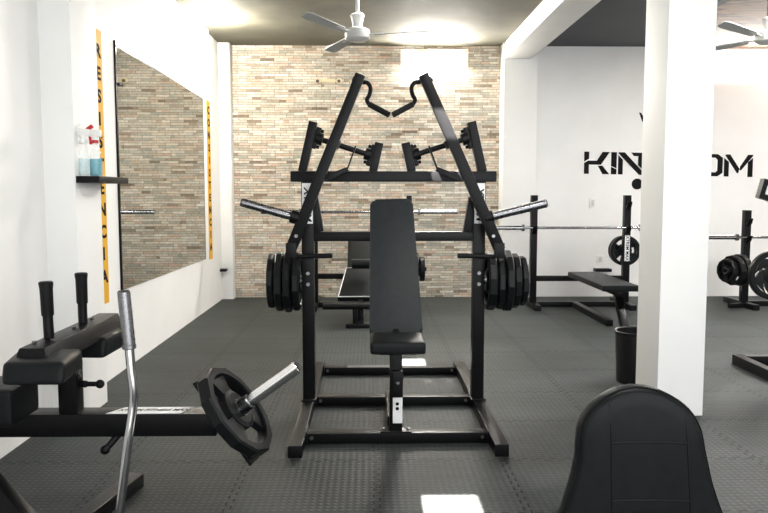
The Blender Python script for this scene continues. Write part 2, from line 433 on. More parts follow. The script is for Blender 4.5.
# ------------------------------------------------------------------ wall lettering on the back right wall
YW = DB - .006
sl = -.0185
def xw(px): return P(px, 165, DB).x
ztop0, zbot0 = 1.812, 1.538
x0w = xw(584)
def wallpt(u, v, t): return V((u, YW + t, v))
LET = {
 'K': [[(0, 1), (.19, 1), (.19, .68), (0, .55)], [(0, 0), (.19, 0), (.19, .42), (.66, .42), (1, 1), (.72, 1), (.50, .6), (.16, .6), (0, .49)], [(.54, .38), (.72, .38), (1, 0), (.73, 0)]],
 'I': [[(0, .37), (1, .27), (1, 1), (0, 1)], [(0, 0), (1, 0), (1, .235), (0, .335)]],
 'N': [[(0, 0), (.19, 0), (.19, .66), (0, .88)], [(0, .96), (.04, 1), (.26, 1), (1, .16), (1, 0), (.86, 0)], [(.52, 1), (1, 1), (1, .24), (.82, .44), (.82, .84), (.64, .84)]],
 'G': [[(.18, 1), (1, 1), (1, .82), (.22, .82), (.2, .8), (.2, .2), (.22, .18), (.8, .18), (.8, .4), (.5, .4), (.5, .56), (1, .56), (1, 0), (.18, 0), (0, .16), (0, .84)]],
 'D': [[(0, 0), (.2, 0), (.2, .9), (0, .7)], [(0, 1), (.8, 1), (1, .82), (1, .18), (.8, 0), (.28, 0), (.28, .18), (.76, .18), (.8, .22), (.8, .78), (.76, .82), (.0, .82)]],
 'O': [[(.5, 1), (.8, 1), (1, .84), (1, .16), (.8, 0), (.5, 0), (.5, .18), (.72, .18), (.79, .26), (.79, .74), (.70, .84), (.5, .84)], [(.46, 1), (.2, 1), (0, .84), (0, .16), (.2, 0), (.46, 0), (.46, .18), (.24, .18), (.2, .22), (.2, .78), (.24, .82), (.46, .82)]],
 'M': [[(0, 0), (.165, 0), (.165, .66), (0, .83)], [(.03, .96), (.06, 1), (.20, 1), (.54, .36), (.5, .16), (.46, .16)], [(.55, .32), (.56, .46), (.83, 1), (1, 1), (1, .95), (.59, .28)], [(.83, 0), (1, 0), (1, .86), (.83, .66)]],
}
r = thing('wall_lettering', 'big black stencil word KINGDOM on the white back wall, partly behind the pillar', 'lettering', (xw(668), YW, zbot0))
for ch, a, b in (('K', 584, 609.4), ('I', 611, 616.5), ('N', 618, 642.5), ('G', 645, 669), ('D', 671.5, 695.5), ('O', 698, 722.5), ('M', 724, 752.6)):
    g = G(); xa, xb = xw(a), xw(b)
    for poly in LET[ch]:
        g.prism([(xa + u * (xb - xa), zbot0 + v * (ztop0 - zbot0) + sl * (xa + u * (xb - xa) - x0w)) for u, v in poly], wallpt, 0, .006)
    obj('letter_' + ch.lower(), g, 'ink', r, smooth=False)
c = P(637, 184, DB)
obj('dot', G().cyl((c.x, YW, c.z), (c.x, YW + .006, c.z), .068, n=28, b=.001), 'ink', r)
g = G()
pp = [P(a, b, DB) for a, b in ((639, 112.5), (641, 113), (648, 124), (658, 112), (668, 124), (678, 112), (690, 126), (686, 130), (648, 130), (642, 121))]
g.prism([(q.x, q.z) for q in pp], wallpt, 0, .006)
obj('emblem', g, 'ink', r, smooth=False)

# ------------------------------------------------------------------ small wall fittings
def switch(px, py, w, h, label, name='light_switch'):
    c = P(px, py, DB)
    r = thing(name, label, 'switch' if 'switch' in name else 'outlet', (c.x, DB, c.z - h / 2))
    obj('cover_plate', G().box(c.x - w / 2, c.x + w / 2, DB - .012, DB, c.z - h / 2, c.z + h / 2, .004), 'white_plastic', r)
    obj('rocker', G().box(c.x - w * .2, c.x + w * .2, DB - .02, DB - .012, c.z - h * .3, c.z + h * .3, .003), 'fan', r)
switch(592.5, 203, .09, .13, 'white light switch plate on the wall below the letter K')
switch(600, 259, .10, .10, 'white outlet plate low on the wall behind the flat bench', 'wall_outlet')
c = P(601, 269.5, DB); tag(obj('wall_ledge', G().box(c.x - .10, c.x + .10, DB - .12, DB, c.z - .02, c.z + .02, .004), 'black'), 'small black ledge on the white wall behind the flat bench', 'ledge')
c = P(222.5, 269.5, 9.17); tag(obj('wall_bracket', G().box(c.x - .03, c.x + .065, 9.05, 9.17, c.z - .015, c.z + .015, .004), 'black'), 'small black bracket low on the far left corner pilaster', 'bracket')
c = P(331, 81, DB)
r = thing('wall_fixture', 'small cream lamp socket fixture high on the stone wall', 'light fixture', (c.x, DB, c.z - .03))
obj('mounting_plate', G().box(c.x - .17, c.x + .05, DB - .03, DB, c.z - .022, c.z + .022, .005), 'cream', r)
for dx, k in ((-.16, 'socket'), (.1, 'socket')):
    obj(k, G().cyl((c.x + dx, DB, c.z), (c.x + dx, DB - .07, c.z - .012), .036, .03), 'cream', r)
    obj('contact', G().cyl((c.x + dx, DB - .07, c.z - .012), (c.x + dx, DB - .085, c.z - .014), .02), 'brown_metal', r)
# wall lamp on the left wall, near the ceiling
lp = V((XL, 7.9, 2.94))
r = thing('wall_lamp', 'lit white globe lamp on the left wall just under the ceiling', 'lamp', lp)
obj('lamp_base', G().cyl(lp, lp + V((.05, 0, 0)), .05, n=24), 'white_plastic', r)
obj('bulb', G().ball(lp + V((.10, 0, 0)), .055, 18), 'bulb', r)

# ------------------------------------------------------------------ ceiling fans
def fan(hx, hy, hz, tips, m, rodm, label):
    r = thing('ceiling_fan', label, 'fan', (hx, hy, hz), 'three-bladed ceiling fans')
    obj('ceiling_mount', G().lathe([(0, ZC), (.07, ZC), (.065, ZC - .03), (.02, ZC - .07), (0, ZC - .07)], (hx, hy, 0), (0, 0, 1)), rodm, r)
    obj('downrod', G().cyl((hx, hy, hz + .14), (hx, hy, ZC - .06), .016), rodm, r)
    obj('rod_cup', G().lathe([(0, .18), (.045, .18), (.06, .165), (.05, .14), (.042, .10), (.042, .06), (0, .06)], (hx, hy, hz), (0, 0, 1)), m, r)
    obj('motor_housing', G().lathe([(0, .065), (.06, .065), (.095, .05), (.105, .015), (.10, -.02), (.07, -.042), (0, -.045)], (hx, hy, hz), (0, 0, 1), 32), m, r)
    for tip in tips:
        d = tip - V((hx, hy, hz + .005)); R = d.length; d.normalize(); s = V((-d.y, d.x, 0)).normalized(); pit = V((0, 0, .22))
        g = G(); o = V((hx, hy, hz + .005)); A = []
        for t, w in ((.15, .042), (.3, .048), (R - .05, .056), (R, .042)):
            A.append((o + d * t - (s + pit) * w * .95, o + d * t + (s + pit) * w * .95))
        poly = [p for p, _ in A] + [q for _, q in A[::-1]]
        up = V((0, 0, .004))
        lo = [g.bm.verts.new(p - up) for p in poly]; hi = [g.bm.verts.new(p + up) for p in poly]; n = len(poly)
        g.bm.faces.new(lo); g.bm.faces.new(hi)
        for i in range(n): g.bm.faces.new((lo[i], lo[(i + 1) % n], hi[(i + 1) % n], hi[i]))
        b = obj('blade', g, 'fan_grey', r)
        g = G(); g.bar(o + d * .08, o + d * .22, .045, .010, b=.002)
        obj('blade_iron', g, m, b)
h = P(357.5, 36, 6.3)
fan(h.x, 6.3, h.z, [P(304, 14, 5.98), P(430, 31, 6.15), P(329, 51, 6.72)], 'fan', 'fan', 'white ceiling fan with pale rod in front of the stone wall')
h = P(768, 39, 6.5)
fan(h.x, 6.5, h.z, [P(721, 23.5, 6.3), P(715, 48.5, 6.7), P(836, 36, 6.45)], 'fan', 'brown_metal', 'ceiling fan on a brown rod at the right edge, beyond the pillar')

# ------------------------------------------------------------------ weight plates
def plate_mesh(R, th, swirl=0., sides=12, hole=.0265, grip=True):
    """A rubber plate, axis = local +Z, centred on the origin."""
    g = G(); h = th / 2
    n = 48
    def poly_r(a):
        if not sides: return R
        k = math.pi / sides
        return R * math.cos(k) / math.cos((a % (2 * k)) - k)
    # outer rim as a band of rings (faceted outline)
    prof = [(1.0, -h * .7), (1.0, h * .7), (.965, h), (.80, h), (.785, h * .75), (.785, -h * .75), (.80, -h), (.965, -h)]
    rings = []
    for f, z in prof:
        rings.append([g.bm.verts.new((math.cos(a) * (poly_r(a) if f > .9 else R) * f, math.sin(a) * (poly_r(a) if f > .9 else R) * f, z)) for a in (2 * math.pi * i / n for i in range(n))])
    for A, B in zip(rings, rings[1:] + rings[:1]):
        for i in range(n): g.bm.faces.new((A[i], A[(i + 1) % n], B[(i + 1) % n], B[i]))
    rh = R * .42 if grip else R * .40
    g.lathe([(hole, -h), (rh * .8, -h), (rh, -h * .7), (rh, h * .7), (rh * .8, h), (hole, h)], (0, 0, 0), (0, 0, 1), 36, closed=True)
    if grip:
        k = 3 if not swirl else 5
        for i in range(k):
            a0 = 2 * math.pi * i / k + .5; w = .40 if not swirl else .5
            pts = []
            st = 5
            for j in range(st + 1):
                f = j / st; rr = rh * .95 + (R * .81 - rh * .95) * f; pts.append((rr, a0 - w + swirl * f))
            for j in range(st, -1, -1):
                f = j / st; rr = rh * .95 + (R * .81 - rh * .95) * f; pts.append((rr, a0 + w + swirl * f))
            g.prism([(r_ * math.cos(a), r_ * math.sin(a)) for r_, a in pts], lambda u, v, t: V((u, v, t)), -h * .55, h * .55, .002)
    else:
        g.lathe([(rh * .9, -h * .55), (R * .8, -h * .55), (R * .8, h * .55), (rh * .9, h * .55)], (0, 0, 0), (0, 0, 1), 40, closed=True)
    return g
def place_plate(proto, c, axis, roll, label, first, scale=1.0, group=None):
    o = proto if first else dup(proto)
    o['label'] = label
    if group: o['group'] = group
    q = V((0, 0, 1)).rotation_difference(V(axis).normalized()) @ Quaternion((0, 0, 1), roll)
    o.rotation_mode = 'QUATERNION'; o.rotation_quaternion = q; o.location = c; o.scale = (scale, scale, scale)
    return o
def make_plate(R, th, **kw):
    r = thing('weight_plate', 'plate', 'weight plate', (0, 0, 0))
    hole = kw.get('hole', .0265)
    obj('disc', plate_mesh(R, th, **kw), 'plate', r, ang=22)
    h = th / 2
    obj('hub_ring', G().lathe([(hole, -h - .002), (hole + .012, -h - .002), (hole + .012, h + .002), (hole, h + .002)], (0, 0, 0), (0, 0, 1), 28, closed=True), 'steel' if kw.get('swirl') is None and kw.get('sides', 12) == 12 else 'plate', r)
    return r

# ------------------------------------------------------------------ lat pulldown machine (centre)
XC = .140
YU = 4.465
r = LM = thing('lat_pulldown_machine', 'large black plate-loaded lat pulldown machine in the middle of the gym', 'exercise machine', (XC, 4.5, 0))
def bolts(parent, pts, axis=(0, -1, 0), rr=.011):
    for p in pts:
        p = V(p); a = V(axis).normalized()
        obj('bolt', G().cyl(p, p + a * .010, rr, n=6, b=.002), 'steel', parent)
for s in (-1, 1):
    x = XC + s * .511
    obj('base_rail', G().box(x - .035, x + .035, 3.60, 5.43, 0, .062, .004), 'black', r)
rails = [o for o in r.children if o.name.startswith('base_rail')]
for i, (y0, y1) in enumerate(((3.80, 3.87), (4.495, 4.565), (5.27, 5.34))):
    b = obj('base_crossbar', G().box(XC - .477, XC + .477, y0, y1, .004, .058, .004), 'black', r)
    for s in (-1, 1):
        obj('end_flange', G().box(XC + s * .47 - .004, XC + s * .47 + .004, y0 - .03, y1 + .03, .008, .075, .002), 'black', b)
        bolts(b, [(XC + s * .445, y0, .035)])
ups = []
for s in (-1, 1):
    x = XC + s * .508
    u = obj('upright', G().box(x - .036, x + .036, YU - .036, YU + .036, .062, 1.366, .004), 'black', r); ups.append(u)
    obj('foot_plate', G().box(x - .045, x + .045, YU - .08, YU + .08, .062, .07, .002), 'black', u)
    bolts(u, [(x, YU - .036, .76), (x, YU - .036, .825)], rr=.013)
    lab = obj('label_plate', G().box(x - .031, x + .031, YU - .039, YU - .036, 1.12, 1.358, .001), 'label', u)
    obj('lettering', text_mesh('XTREM', .062, lambda a, b, w: V((x + b, YU - .0405 - w, 1.235 - a)), .001, bold=.02, shear=.2), 'ink', lab)
    # slanted inner gusset between upright and lower beam
    obj('gusset', G().bar((x - s * .066, YU, 1.07), (x - s * .034, YU, 1.275), .055, .05, up=(0, 1, 0), b=.004), 'black', r)
obj('top_crossbeam', G().box(XC - .607, XC + .607, YU - .04, YU + .04, 1.366, 1.428, .006), 'black', r)
obj('lower_crossbeam', G().box(XC - .472, XC + .472, YU - .03, YU + .03, 1.015, 1.071, .004), 'black', r)
for s in (-1, 1):
    def q(px, py, d, sm=784.6): return P(sm - px, py, d) if s > 0 else P(px, py, d)
    SHY = YU + .01
    # bearing towers on the top beam
    tw = []
    for top, bot in (((313.5, 122), (302.5, 176)), ((379.3, 143), (373, 176))):
        a, b = q(*bot, SHY), q(*top, SHY); b.z = max(b.z, 1.5); a.z = 1.425
        t = obj('bearing_tower', G().bar(a, b, .05, .07, up=(0, 1, 0), b=.004), 'black', r); tw.append(t)
    A, B = q(316, 138, SHY), q(371.5, 155.5, SHY)
    dr = (B - A).normalized()
    obj('pivot_shaft', G().cyl(A, B, .0165), 'black', r)
    for t, pt, sg in ((tw[0], A, 1), (tw[1], B, -1)):
        g = G(); d_, s_, u_ = frame_of(dr, (0, 1, 0))
        up_ = u_
        g.bar(pt + dr * sg * -.012, pt + dr * sg * .016, .13, .045, up=(0, 1, 0), b=.004)
        g.cyl(pt + dr * sg * .0, pt + dr * sg * .042, .036)
        f = obj('flange_bearing', g, 'black', t)
        for k in (-1, 1):
            c = pt + s_ * k * .048 + dr * sg * .014
            obj('bolt', G().cyl(c, c + dr * sg * .02, .011, n=6, b=.002), 'black', f)
    # swinging arm: straight bar in front of the frame
    YA = YU - .13
    a0, a1 = q(290.8, 249.5, YA, 790.5), q(360.5, 74.5, YA - .02, 783.5)
    ad = (a1 - a0).normalized()
    an = V((0, 1, 0))
    arm = obj('lever_arm', G().bar(a0, a1, .064, .06, up=(0, 1, 0), b=.005, w1=.058, h1=.05), 'black', r)
    # pivot sleeve linking arm to shaft
    mid = A.lerp(B, .36)
    obj('pivot_sleeve', G().bar(mid, V((mid.x, YA, mid.z)), .05, .05, up=ad, b=.004), 'black', arm)
    # short stub at the arm tip and the S-curved handle
    st = q(352.5, 78.5, YA); obj('arm_stub', G().bar(st, q(361, 83, YA), .03, .03, b=.004), 'black', arm)
    hp = [q(x, y, YA - dd, 782) for x, y, dd in ((362, 82, .01), (367.5, 83, .02), (370.5, 88, .03), (369.3, 95, .045), (367, 100, .06), (369.5, 105, .075))]
    hd = obj('pull_handle', G().tube(hp, .0125, 12), 'black', arm)
    obj('grip', G().cyl(q(369.2, 104.3, YA - .074, 782), q(389.3, 115, YA - .11, 782), .0165, n=16), 'rubber', hd)
    # stop bracket: gusset + thin upright plate
    g = G(); pts = [q(x, y, YA) for x, y in ((321, 181), (326, 175), (347, 167), (349, 171), (333, 178))]
    g.prism([(p.x, p.z) for p in pts], lambda u, v, t: V((u, t, v)), YA - .02, YA + .03, .002)
    br = obj('stop_bracket', g, 'black', arm)
    obj('stop_plate', G().bar(q(347.5, 169, YA + .005), q(355.8, 146, YA + .005), .008, .05, up=(0, 1, 0), b=.002), 'black', br)
    # weight sleeve (loading horn)
    e0, e1 = q(295.5, 217.5, YA), q(241.5, 202.3, YA - .03)
    if s > 0: e1 = P(546.5, 203.2, YA - .03); e0 = P(488, 217.5, YA)
    hd_ = (e1 - e0).normalized()
    obj('sleeve_flange', G().cyl(e0 - hd_ * .02, e0 + hd_ * .03, .038), 'black', arm)
    obj('weight_sleeve', G().cyl(e0 + hd_ * .03, e1, .0245, n=28), 'steel', arm)
    obj('sleeve_cap', G().cyl(e1, e1 + hd_ * .004, .021, n=20), 'black', arm)
    # lower peg
    p0, p1 = q(293, 256.5, YA, 790), q(332.5, 255.6, YA - .01, 790)
    obj('hand_peg', G().cyl(p0, p1, .0125, .0145), 'rubber', arm)
    obj('arm_end_plate', G().bar(q(291, 243, YA - .035, 790.5), q(291, 258, YA - .035, 790.5), .06, .012, up=(0, 1, 0), b=.003), 'black', arm)
    bolts(arm, [q(296.2, 236, YA - .03, 789.5)], rr=.012)
    # storage peg on the outside of the upright
    x = XC + s * (.508 + .036)
    obj('storage_peg', G().cyl((x, YU + .011, .775), (x + s * (.215 if s < 0 else .275), YU + .011, .775), .0245, n=24), 'steel', ups[0 if s < 0 else 1])
# seat, backrest, posts
def pad(c0, c1, w0, w1, th, name, parent, m='vinyl', edge=.02, n=V((0, -1, 0))):
    """Cushion from bottom c0 to top c1, front-face normal about n."""
    d, s, u = frame_of(c1 - c0, n)
    L_ = (c1 - c0).length; rr = .032; poly = []
    for cx, cy, a in ((w0 / 2 - rr, rr, -90), (w1 / 2 - rr, L_ - rr, 0), (-w1 / 2 + rr, L_ - rr, 90), (-w0 / 2 + rr, rr, 180)):
        for k in range(9):
            t = math.radians(a + 11.25 * k); poly.append((cx + rr * math.cos(t), cy + rr * math.sin(t)))
    g = G(); g.prism(poly, lambda x, y, t: c0 + s * x + d * y + u * t, -th, 0)
    top = [f for f in g.bm.faces if len(f.verts) > 4]
    es = list({e for f in top for e in f.edges})
    bmesh.ops.bevel(g.bm, geom=es, offset=edge, segments=4, affect='EDGES', profile=.5, clamp_overlap=True)
    return obj(name, g, m, parent)
bk0, bk1 = P(396.3, 335, 3.98), P(391.3, 199, 4.36)
bk = pad(bk0, bk1, .287, .248, .062, 'backrest', r, 'grey_vinyl', edge=.018)
bdir = (bk1 - bk0).normalized(); bn = bdir.cross(V((1, 0, 0))).normalized()
if bn.y < 0: bn = -bn
g = G(); g.bar(bk0 + bn * .075 + bdir * .02, bk0 + bn * .075 + bdir * .66, .05, .03, up=(0, -1, 0))
obj('backrest_spine', g, 'black', r)
g = G(); m_ = bk0 + bn * .09 + bdir * .66; g.bar(m_, (XC, YU - .02, 1.043), .05, .05); obj('spine_mount', g, 'black', r)
tp = P(408.5, 199, 4.42); obj('adjust_lug', G().box(tp.x - .012, tp.x + .018, 4.39, 4.43, tp.z - .03, tp.z + .02, .003), 'black', bk)
sx = P(397.3, 350, 3.7).x
obj('seat', G().box(sx - .137, sx + .137, 3.60, 3.88, .512, .576, .022, 4), 'vinyl', r)
obj('seat_pan', G().box(sx - .09, sx + .09, 3.66, 3.85, .50, .512, .002), 'black', r)
g = G(); g.bar((sx, 3.87, .54), bk0 + bn * .06 + bdir * .03, .065, .03, up=(1, 0, 0)); obj('seat_bracket', g, 'black', r)
po = obj('seat_post', G().box(sx - .036, sx + .030, 3.81, 3.87, .058, .50, .004), 'black', r)
obj('post_flange', G().box(sx - .085, sx + .08, 3.795, 3.875, .058, .068, .002), 'black', po)
bolts(po, [(sx - .065, 3.83, .068), (sx + .062, 3.83, .068)], (0, 0, 1))
ap = obj('adjustment_plate', G().box(sx - .019, sx + .031, 3.80, 3.81, .11, .245, .001), 'label', po)
for z in (.20, .225): obj('pin_hole', G().cyl((sx + .004, 3.80, z - .012), (sx + .004, 3.797, z - .012), .009, n=14, b=.001), 'ink', ap)
ho = obj('adjustment_sleeve', G().box(sx - .022, sx + .032, 3.775, 3.81, .255, .39, .004), 'black', po)
bolts(ho, [(sx + .005, 3.775, .33)], rr=.010)
g = G(); g.bar((sx - .02, 3.87, .10), (sx - .02, 4.50, .075), .05, .05); obj('centre_strut', g, 'black', r)

# stored plates on the machine's pegs
th_specs_l = [(.178, .040, 'innermost'), (.186, .040, 'third from outside'), (.178, .042, 'second from outside'), (.165, .036, 'outermost')]
xx = XC - .544 - .012
for i, (R, th, w) in enumerate(th_specs_l):
    pl = make_plate(R, th); xx -= th / 2
    place_plate(pl, (xx, YU + .011, .775 - .0012), (-1, random.uniform(-.01, .01), 0), random.uniform(0, 2), 'black weight plate, %s of four on the left peg of the lat machine' % w, True, group='plates stored on the lat machine')
    xx -= th / 2 + .010
th_specs_r = [(.176, .050, 'innermost'), (.172, .038, 'second from inside'), (.186, .042, 'middle'), (.165, .038, 'second from outside'), (.150, .034, 'outermost')]
xx = XC + .544 + .012
for i, (R, th, w) in enumerate(th_specs_r):
    pl = make_plate(R, th); xx += th / 2
    place_plate(pl, (xx, YU + .011, .775 - .0012), (1, random.uniform(-.01, .01), 0), random.uniform(0, 2), 'black weight plate, %s of five on the right peg of the lat machine' % w, True, group='plates stored on the lat machine')
    xx += th / 2 + .008

# ------------------------------------------------------------------ left foreground machine
r = thing('lever_row_machine', 'black plate-loaded lever machine with upright grips, cut off at the left edge', 'exercise machine', (-1.2, 3.0, 0))
bT = P(100, 414.5, 2.95).z
bl, br_ = P(-60, 414, 2.95).x, P(216, 414, 2.95).x
beam = obj('main_beam', G().box(bl, br_, 2.95, 3.055, bT - .092, bT, .004), 'black', r)
la, lb = P(107, 414, 2.97).x, P(191, 414, 2.97).x
g = G(); g.prism([(la, 2.958), (lb - .04, 2.958), (lb, 3.045), (la + .05, 3.045)], lambda u, v, t: V((u, v, t)), bT, bT + .002)
lab = obj('label_plate', g, 'label', beam)
obj('lettering', text_mesh('XTREM FITNESS MAX', .030, lambda a, b, w: V(((la + lb) / 2 + .01 + a, 3.0 + b * 1.3, bT + .003 + w)), .0005, bold=.01, shear=.3), 'ink', lab)
px_ = P(71, 400, 3.0)
post = obj('pad_post', G().box(px_.x - .037, px_.x + .037, 2.965, 3.04, bT, .70, .004), 'black', r)
k0, k1 = P(80, 384, 3.0), P(100, 384, 2.98)
kn = obj('pull_pin', G().cyl(k0, k1, .010).cyl(k0, k0 + (k1 - k0) * .35, .014), 'black', post)
obj('knob', G().ball(k1, .018), 'rubber', kn)
bolts(post, [P(78, 374, 2.95)], (1, 0, 0), rr=.02)
mb = obj('pad_carrier', G().hexa([(-1.255, 2.60, .685), (-1.125, 2.60, .685), (-1.125, 3.42, .685), (-1.255, 3.42, .685), (-1.235, 2.62, .757), (-1.145, 2.62, .757), (-1.145, 3.40, .757), (-1.235, 3.40, .757)], .008), 'black', r)
for c in ((-1.215, 2.70), (-1.165, 2.74), (-1.19, 3.0), (-1.20, 3.22)):
    bolts(mb, [(c[0], c[1], .757)], (0, 0, 1), rr=.009)
for (bx, by), (tx, ty), d in (((49, 336), (45.6, 280), 2.80), ((83, 322), (81, 272), 3.12)):
    a, b = P(bx, by, d), P(tx, ty, d); a.z = .756
    m_ = a.lerp(b, .42)
    gp = obj('grip_post', G().cyl(a, m_, .0185), 'black', mb)
    obj('grip', G().lathe([(0, 0), (.0215, 0), (.0225, .004), (.0235, .10), (.026, .118), (.026, .124), (.022, .128), (0, .128)], m_ - (b - a).normalized() * .005, b - a, 22), 'rubber', gp)
# forearm pads
obj('forearm_pad', G().hexa([(-1.245, 2.50, .652), (-1.035, 2.50, .652), (-1.06, 2.76, .652), (-1.30, 2.76, .652), (-1.245, 2.52, .728), (-1.035, 2.52, .728), (-1.065, 2.76, .728), (-1.30, 2.76, .728)], .024, 4), 'vinyl', r)
obj('forearm_pad', G().hexa([(-1.34, 3.10, .615), (-1.10, 3.08, .615), (-1.075, 3.36, .625), (-1.34, 3.38, .615), (-1.34, 3.12, .70), (-1.10, 3.10, .70), (-1.075, 3.34, .70), (-1.34, 3.36, .70)], .022, 4), 'vinyl', r)
sp = P(34, 392, 2.85)
obj('seat', G().box(sp.x - .5, sp.x - .035, 2.74, 2.98, bT + .012, sp.z + .035, .024, 4), 'vinyl', r)
# floor feet and slanted leg (continue left, out of the frame)
f0, f1 = PZ(137, 486), PZ(44, 560)
obj('foot_bar', G().bar(f0 + V((0, 0, .031)), f1 + V((0, 0, .031)), .07, .06), 'black', r)
l0 = V((bl + .06, 2.98, bT - .05)); l1 = PZ(50, 548)
l0 = P(-62, 425, 2.98)
obj('slanted_leg', G().bar(l0, V((f1.x, f1.y, .05)), .09, .06, up=(0, -1, 0)), 'black', r)
pin = P(112, 443, 2.98)
obj('lock_pin', G().cyl(pin + V((.05, 0, .06)), pin + V((-.01, -.04, -.01)), .014).ball(pin + V((-.012, -.045, -.012)), .02), 'black', r)
# chrome lever with knurled grip
lv = [P(x, y, d) for x, y, d in ((129, 345, 2.55), (131.5, 372, 2.55), (133.8, 392, 2.55), (133, 407, 2.55), (128.5, 440, 2.54), (121, 500, 2.53), (114, 556, 2.52))]
lever = obj('lever', G().tube(lv, .0155, 14, 5), 'chrome', r)
obj('lever_grip', G().cyl(P(123.6, 291, 2.55), P(129.2, 346, 2.55), .0215, n=24), 'steel', lever)
obj('grip_end', G().cyl(P(123.5, 290.5, 2.55), P(123.7, 293, 2.55), .0195, n=20), 'rubber', lever)
obj('grip_collar', G().cyl(P(129, 344, 2.55), P(129.4, 349, 2.55), .0235, n=20), 'steel', lever)
lz = lv[-1]; g = G(); g.bar(V((lz.x, lz.y, .06)), V((f1.x, f1.y, .04)), .06, .06); g.bar(V((lz.x, lz.y, .04)), V((lz.x, lz.y, lz.z + .03)), .05, .05)
obj('lever_pivot', g, 'black', r)
# angled mounting plate and chrome horn
pc = P(236, 411, 2.98)
NH = (P(298, 366.5, 2.945) - pc).normalized()
t_ = NH.cross(V((0, 1, 0))).normalized()
vd = (pc - V((0, 0, CAMH))).normalized()
maj = NH.cross(vd).normalized()
if maj.z > 0: maj = -maj
g = G(); o = pc - NH * .055; g.bar(o - maj * .19 - NH * .0, o + maj * .21, .11, .014, up=NH, b=.003)
obj('arm_plate', g, 'black', r)
g = G(); g.bar(V((br_ - .06, 3.0, bT - .046)), pc - NH * .06, .08, .08); obj('beam_tip', g, 'black', r)
h1 = P(298, 366.5, 2.945)
hd_ = NH
L_ = (h1 - pc).length
obj('weight_sleeve', G().cyl(pc - NH * .06, pc + (h1 - pc).normalized() * L_, .0255, n=28), 'bright_chrome', r)
HX = (h1 - pc).normalized()
obj('sleeve_collar', G().cyl(pc + HX * .03, pc + HX * .075, .032, n=28), 'steel', r)
obj('sleeve_end', G().cyl(h1, h1 + HX * .004, .020, n=20), 'black', r)
pl = make_plate(.205, .052, sides=12)
place_plate(pl, pc, HX, .35, 'black three-grip weight plate on the chrome horn of the left foreground machine', True)

# ------------------------------------------------------------------ bench racks and barbells at the back
def rack(loc, rot, label, H, cross_z, hooks, bench, lab=False):
    r = thing('bench_rack', label, 'weight bench', (0, 0, 0), 'barbell bench racks along the back wall')
    for s in (-1, 1):
        x = s * .53
        u = obj('upright', G().box(x - .036, x + .036, -.04, .04, .06, H, .004), 'black', r)
        obj('foot', G().box(x - .036, x + .036, -.30, .42, 0, .06, .004), 'black', r)
        for hz in hooks:
            g = G(); g.prism([(-.04, hz - .05), (-.085, hz - .005), (-.105, hz + .045), (-.09, hz + .045), (-.075, hz + .006), (-.04, hz - .0)], lambda a, b, t: V((t, a, b)), x - .025, x + .025, .002)
            obj('bar_hook', g, 'black', u)
        if lab and s > 0:
            lb_ = obj('label_plate', G().box(x - .028, x + .028, -.044, -.04, .53, .82, .001), 'label', u)
            obj('lettering', text_mesh('XTREM MAX', .05, lambda a, b, w: V((x + b, -.0455 - w, .675 - a)), .001, bold=.015), 'ink', lb_)
    obj('crossbar', G().box(-.494, .494, -.03, .03, cross_z - .03, cross_z + .03, .004), 'black', r)
    obj('floor_crossbar', G().box(-.494, .494, .0, .06, .0, .06, .004), 'black', r)
    if bench == 'flat':
        g = G(); g.hexa([(-.19, -1.5, .372), (.16, -1.5, .372), (.16, -.22, .372), (-.19, -.22, .372), (-.19, -1.5, .43), (.16, -1.5, .43), (.16, -.22, .43), (-.19, -.22, .43)], .018, 4)
        obj('bench_pad', g, 'vinyl', r)
        obj('pad_beam', G().box(-.02, .05, -1.42, -.04, .312, .37, .004), 'black', r)
        obj('floor_spine', G().box(-.075, -.005, -1.25, .0, 0, .06, .004), 'black', r)
        g = G(); g.bar((.015, -1.28, .335), (.015, -1.52, .03), .07, .06, up=(0, 1, 0)); obj('front_leg', g, 'black', r)
        obj('front_foot', G().box(-.02, .23, -1.56, -1.49, 0, .05, .004), 'black', r)
    if bench == 'incline':
        obj('floor_spine', G().box(-.035, .035, -1.3, .0, 0, .06, .004), 'black', r)
        g = G(); g.bar((0, -.62, .50), (0, -.22, .80), .29, .06, up=(0, -1, 1), b=.018, seg=4); obj('back_pad', g, 'vinyl', r)
        g = G(); g.bar((0, -1.10, .25), (0, -.72, .50), .46, .07, up=(0, -1, 1), b=.02, seg=4, w1=.31); sp_ = obj('seat_pad', g, 'vinyl', r)
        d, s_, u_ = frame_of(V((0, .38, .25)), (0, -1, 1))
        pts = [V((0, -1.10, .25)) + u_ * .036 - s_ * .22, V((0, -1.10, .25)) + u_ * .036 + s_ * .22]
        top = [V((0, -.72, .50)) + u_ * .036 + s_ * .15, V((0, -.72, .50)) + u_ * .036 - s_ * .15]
        obj('seat_rim_highlight', G().tube(pts + top + [pts[0]], .005, 8, 1), 'rim_highlight', sp_)  # pale tube stands in for light catching the seat rim
        g = G(); g.bar((0, -.55, .50), (0, -.40, .05), .06, .06, up=(0, 1, 0)); obj('back_strut', g, 'black', r)
        g = G(); g.bar((0, -.95, .30), (0, -1.15, .05), .06, .06, up=(0, 1, 0)); obj('front_leg', g, 'black', r)
        obj('leg_roller', G().cyl((-.36, -1.28, .21), (.36, -1.28, .21), .032), 'rubber', r)
        g = G(); g.bar((0, -1.0, .24), (0, -1.30, .20), .05, .05); obj('roller_arm', g, 'black', r)
        g = G(); g.bar((-.05, -1.27, .2), (-.05, -1.27, .04), .05, .05); g.box(-.14, .1, -1.33, -1.2, 0, .04, .004); obj('front_foot', g, 'black', r)
        obj('head_roller', G().cyl((-.09, -.86, .58), (.09, -.86, .58), .05, n=20), 'vinyl', r)
    return r
